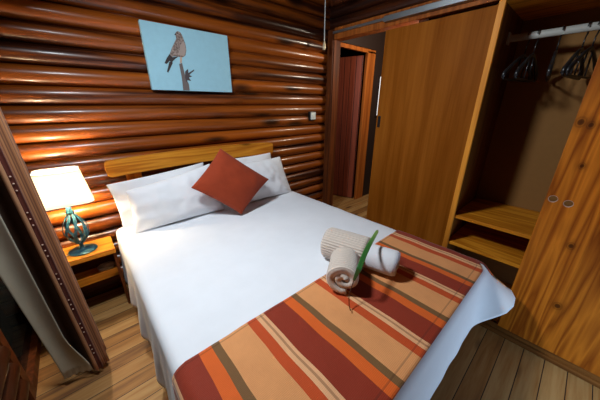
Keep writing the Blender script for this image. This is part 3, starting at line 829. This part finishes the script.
# hangers on the rail
def hanger(bmh, bmf):
    # hook over the rail (rail centre at the origin), frame in local x-z plane
    pts = [(.0, 0, -.10), (0, 0, -.045), (.012, 0, -.03)]
    for i in range(11):
        a = rad(-50+230*i/10); pts.append((.0235*math.cos(a), 0, .0235*math.sin(a)))
    tube(bmh, pts, .0033, 8)
    sh = [(.20, 0, -.222), (.188, 0, -.20), (.12, 0, -.155), (.05, 0, -.115), (0, 0, -.10), (-.05, 0, -.115), (-.12, 0, -.155), (-.188, 0, -.20), (-.20, 0, -.222)]
    tube(bmf, sh, [.011, .013, .011, .009, .011, .009, .011, .013, .011], 10, True, .8)
    tube(bmf, [(.20, 0, -.222), (.185, 0, -.232), (.1, 0, -.233), (-.1, 0, -.233), (-.185, 0, -.232), (-.20, 0, -.222)], .0055, 8)
    for s in (-1, 1): tube(bmf, [(s*.03, 0, -.108), (s*.045, 0, -.23)], .004, 6)
specs = [(.372, 10, 'leftmost black plastic hanger on the wardrobe rail'), (.332, 5, 'black plastic hanger second from the left end of the wardrobe rail'),
         (.237, -6, 'black plastic hanger alone at the middle of the rail'), (.140, 7, 'first of the pair of black hangers beside the pine door'), (.104, 13, 'black hanger furthest right, partly behind the pine door')]
h0 = None
for y, rz, lb in specs:
    if h0 is None:
        h0 = thing('clothes_hanger', lb, 'hanger', (2.1, y, 1.822), 'black hangers on the wardrobe rail')
        a_, b_ = bmesh.new(), bmesh.new(); hanger(a_, b_)
        obj('hook', a_, M['black'], h0, True); obj('frame', b_, M['black'], h0, True); h = h0
    else:
        h = h0.copy(); COL.objects.link(h)
        for ch in list(h0.children):
            c = ch.copy(); COL.objects.link(c); c.parent = h
        h['label'] = lb
    h.location = (2.1, y, 1.822); h.rotation_euler = (0, 0, rad(-rz))

# ------------------------------------------------------------------ curtain
cur = thing('curtain', 'tan striped curtain with beaded band and pale lining, gathered at left window', 'curtain', (-.28, 1.5, 0))
ZB, ZC = .035, 2.32
def lean(z): return .026*(1.35-z)                    # hangs slightly outwards towards the hem
def ribbon(fn, n, name, mat, nz=40, par=None, uvscale=1, label=None, zb=ZB):
    bm = bmesh.new(); rows = []; uvs = []
    for i in range(nz+1):
        z = zb+(ZC-zb)*i/nz; row = []; uv = []
        for k in range(n+1):
            x, y = fn(k/n, z); row.append((x+lean(z), y, z+(.006*math.sin(k*1.7) if i == 0 else 0))); uv.append((k/n*uvscale, z))
        rows.append(row); uvs.append(uv)
    grid(bm, rows, uvs=uvs); o = part(name, bm, mat, par or cur, True, label); solidify(o, .003, 0); return o
def f_body(t, z):
    t = t**2.2
    w = math.sin(t*PI*2*4.5)
    return (-.226+.030*sm(0, .05, t)-.012*t+.014*w*min(1, t*6)+(-.045)*t, 1.50+.46*t+.012*math.cos(t*PI*2*4.5))
ribbon(f_body, 90, 'pleated_cloth', M['curtain'])
ribbon(lambda t, z: (-.226-.017*t, 1.500+.003*math.sin(PI*t)), 6, 'patterned_band', M['trimband'], label='maroon band with pale beads')
ribbon(lambda t, z: (-.243-.016*t, 1.501-.006*math.sin(PI*t)), 6, 'pale_edging', M['paleband'], label='pale edging strip')
ribbon(lambda t, z: (-.259-.068*t-.010*sm(.35, .05, z)*t, 1.503+.055*math.sin(PI*t*.8)+.03*t), 14, 'turned_back', M['return'], label='dark brown turned back')
def f_lin(t, z):
    open_ = sm(.34, .07, z)
    x0 = -.405+.02*sm(1.0, 0, z); x1 = -.312+.045*open_
    return (x0+(x1-x0)*t, 1.512+.012*math.sin(PI*t*1.1)+.02*(1-t)-.012*open_*t)
ribbon(f_lin, 16, 'lining', M['lining'], label='pale grey green lining', zb=.055)
bd = None
for i in range(22):
    z = .16+.16*(i//3)+.03*(i % 3)
    bm = bmesh.new(); bmesh.ops.create_icosphere(bm, subdivisions=2, radius=.0035)
    bmesh.ops.translate(bm, verts=bm.verts[:], vec=(-.236+lean(z), 1.499, z)); part('bead', bm, M['cream_bead'], cur, True)
bm = bmesh.new(); tube(bm, [(-.35, 1.40, .006), (-.30, 1.36, .006), (-.255, 1.25, .006), (-.26, 1.10, .006), (-.30, .95, .006)], .005, 8)
tag(obj('electric_cord', bm, M['cord'], None, True), 'short cream electric cord on the floor below the curtain', 'cord')

# ------------------------------------------------------------------ camera and light
cam = bpy.data.cameras.new('camera'); cam.sensor_width = 36; cam.lens = 36*248/600; cam.clip_start = .02
co = bpy.data.objects.new('camera', cam); COL.objects.link(co); co.location = (0, 0, 1.45)
co.rotation_euler = (rad(90)-math.atan(95/248), 0, rad(-41.6)); S.camera = co
def light(name, typ, loc, e, col=(1, 1, 1), size=.1, rot=None, **kw):
    l = bpy.data.lights.new(name, typ); l.energy = e; l.color = col
    if typ == 'AREA':
        l.shape = 'RECTANGLE'; l.size, l.size_y = size if isinstance(size, tuple) else (size, size)
    else: l.shadow_soft_size = size
    for k, v in kw.items(): setattr(l, k, v)
    o = bpy.data.objects.new(name, l); COL.objects.link(o); o.location = loc
    if rot: o.rotation_euler = rot
    return o
kl = light('ceiling lamp', 'AREA', (.03, 1.20, 2.30), 37, (.85, .935, 1.0), .26, Vector((1.15, -.45, -1.6)).to_track_quat('-Z', 'Y').to_euler()); kl.data.shape = 'DISK'
light('hall lamp', 'POINT', (2.95, 1.25, 2.1), 45, (1, .88, .70), .08)
light('low blue fill', 'AREA', (1.42, YF+.06, .20), 10, (.50, .74, 1.0), (.8, .28), (rad(90), 0, 0))  # added blue fill at floor level, brightens the sheet hanging at the foot
w = bpy.data.worlds.new('world'); S.world = w; w.use_nodes = True
w.node_tree.nodes['Background'].inputs[0].default_value = (.5, .6, .7, 1); w.node_tree.nodes['Background'].inputs[1].default_value = .06
S.view_settings.view_transform = 'Standard'; S.view_settings.look = 'None'; S.view_settings.gamma = 1; S.view_settings.exposure = 0
S.view_settings.use_curve_mapping = False
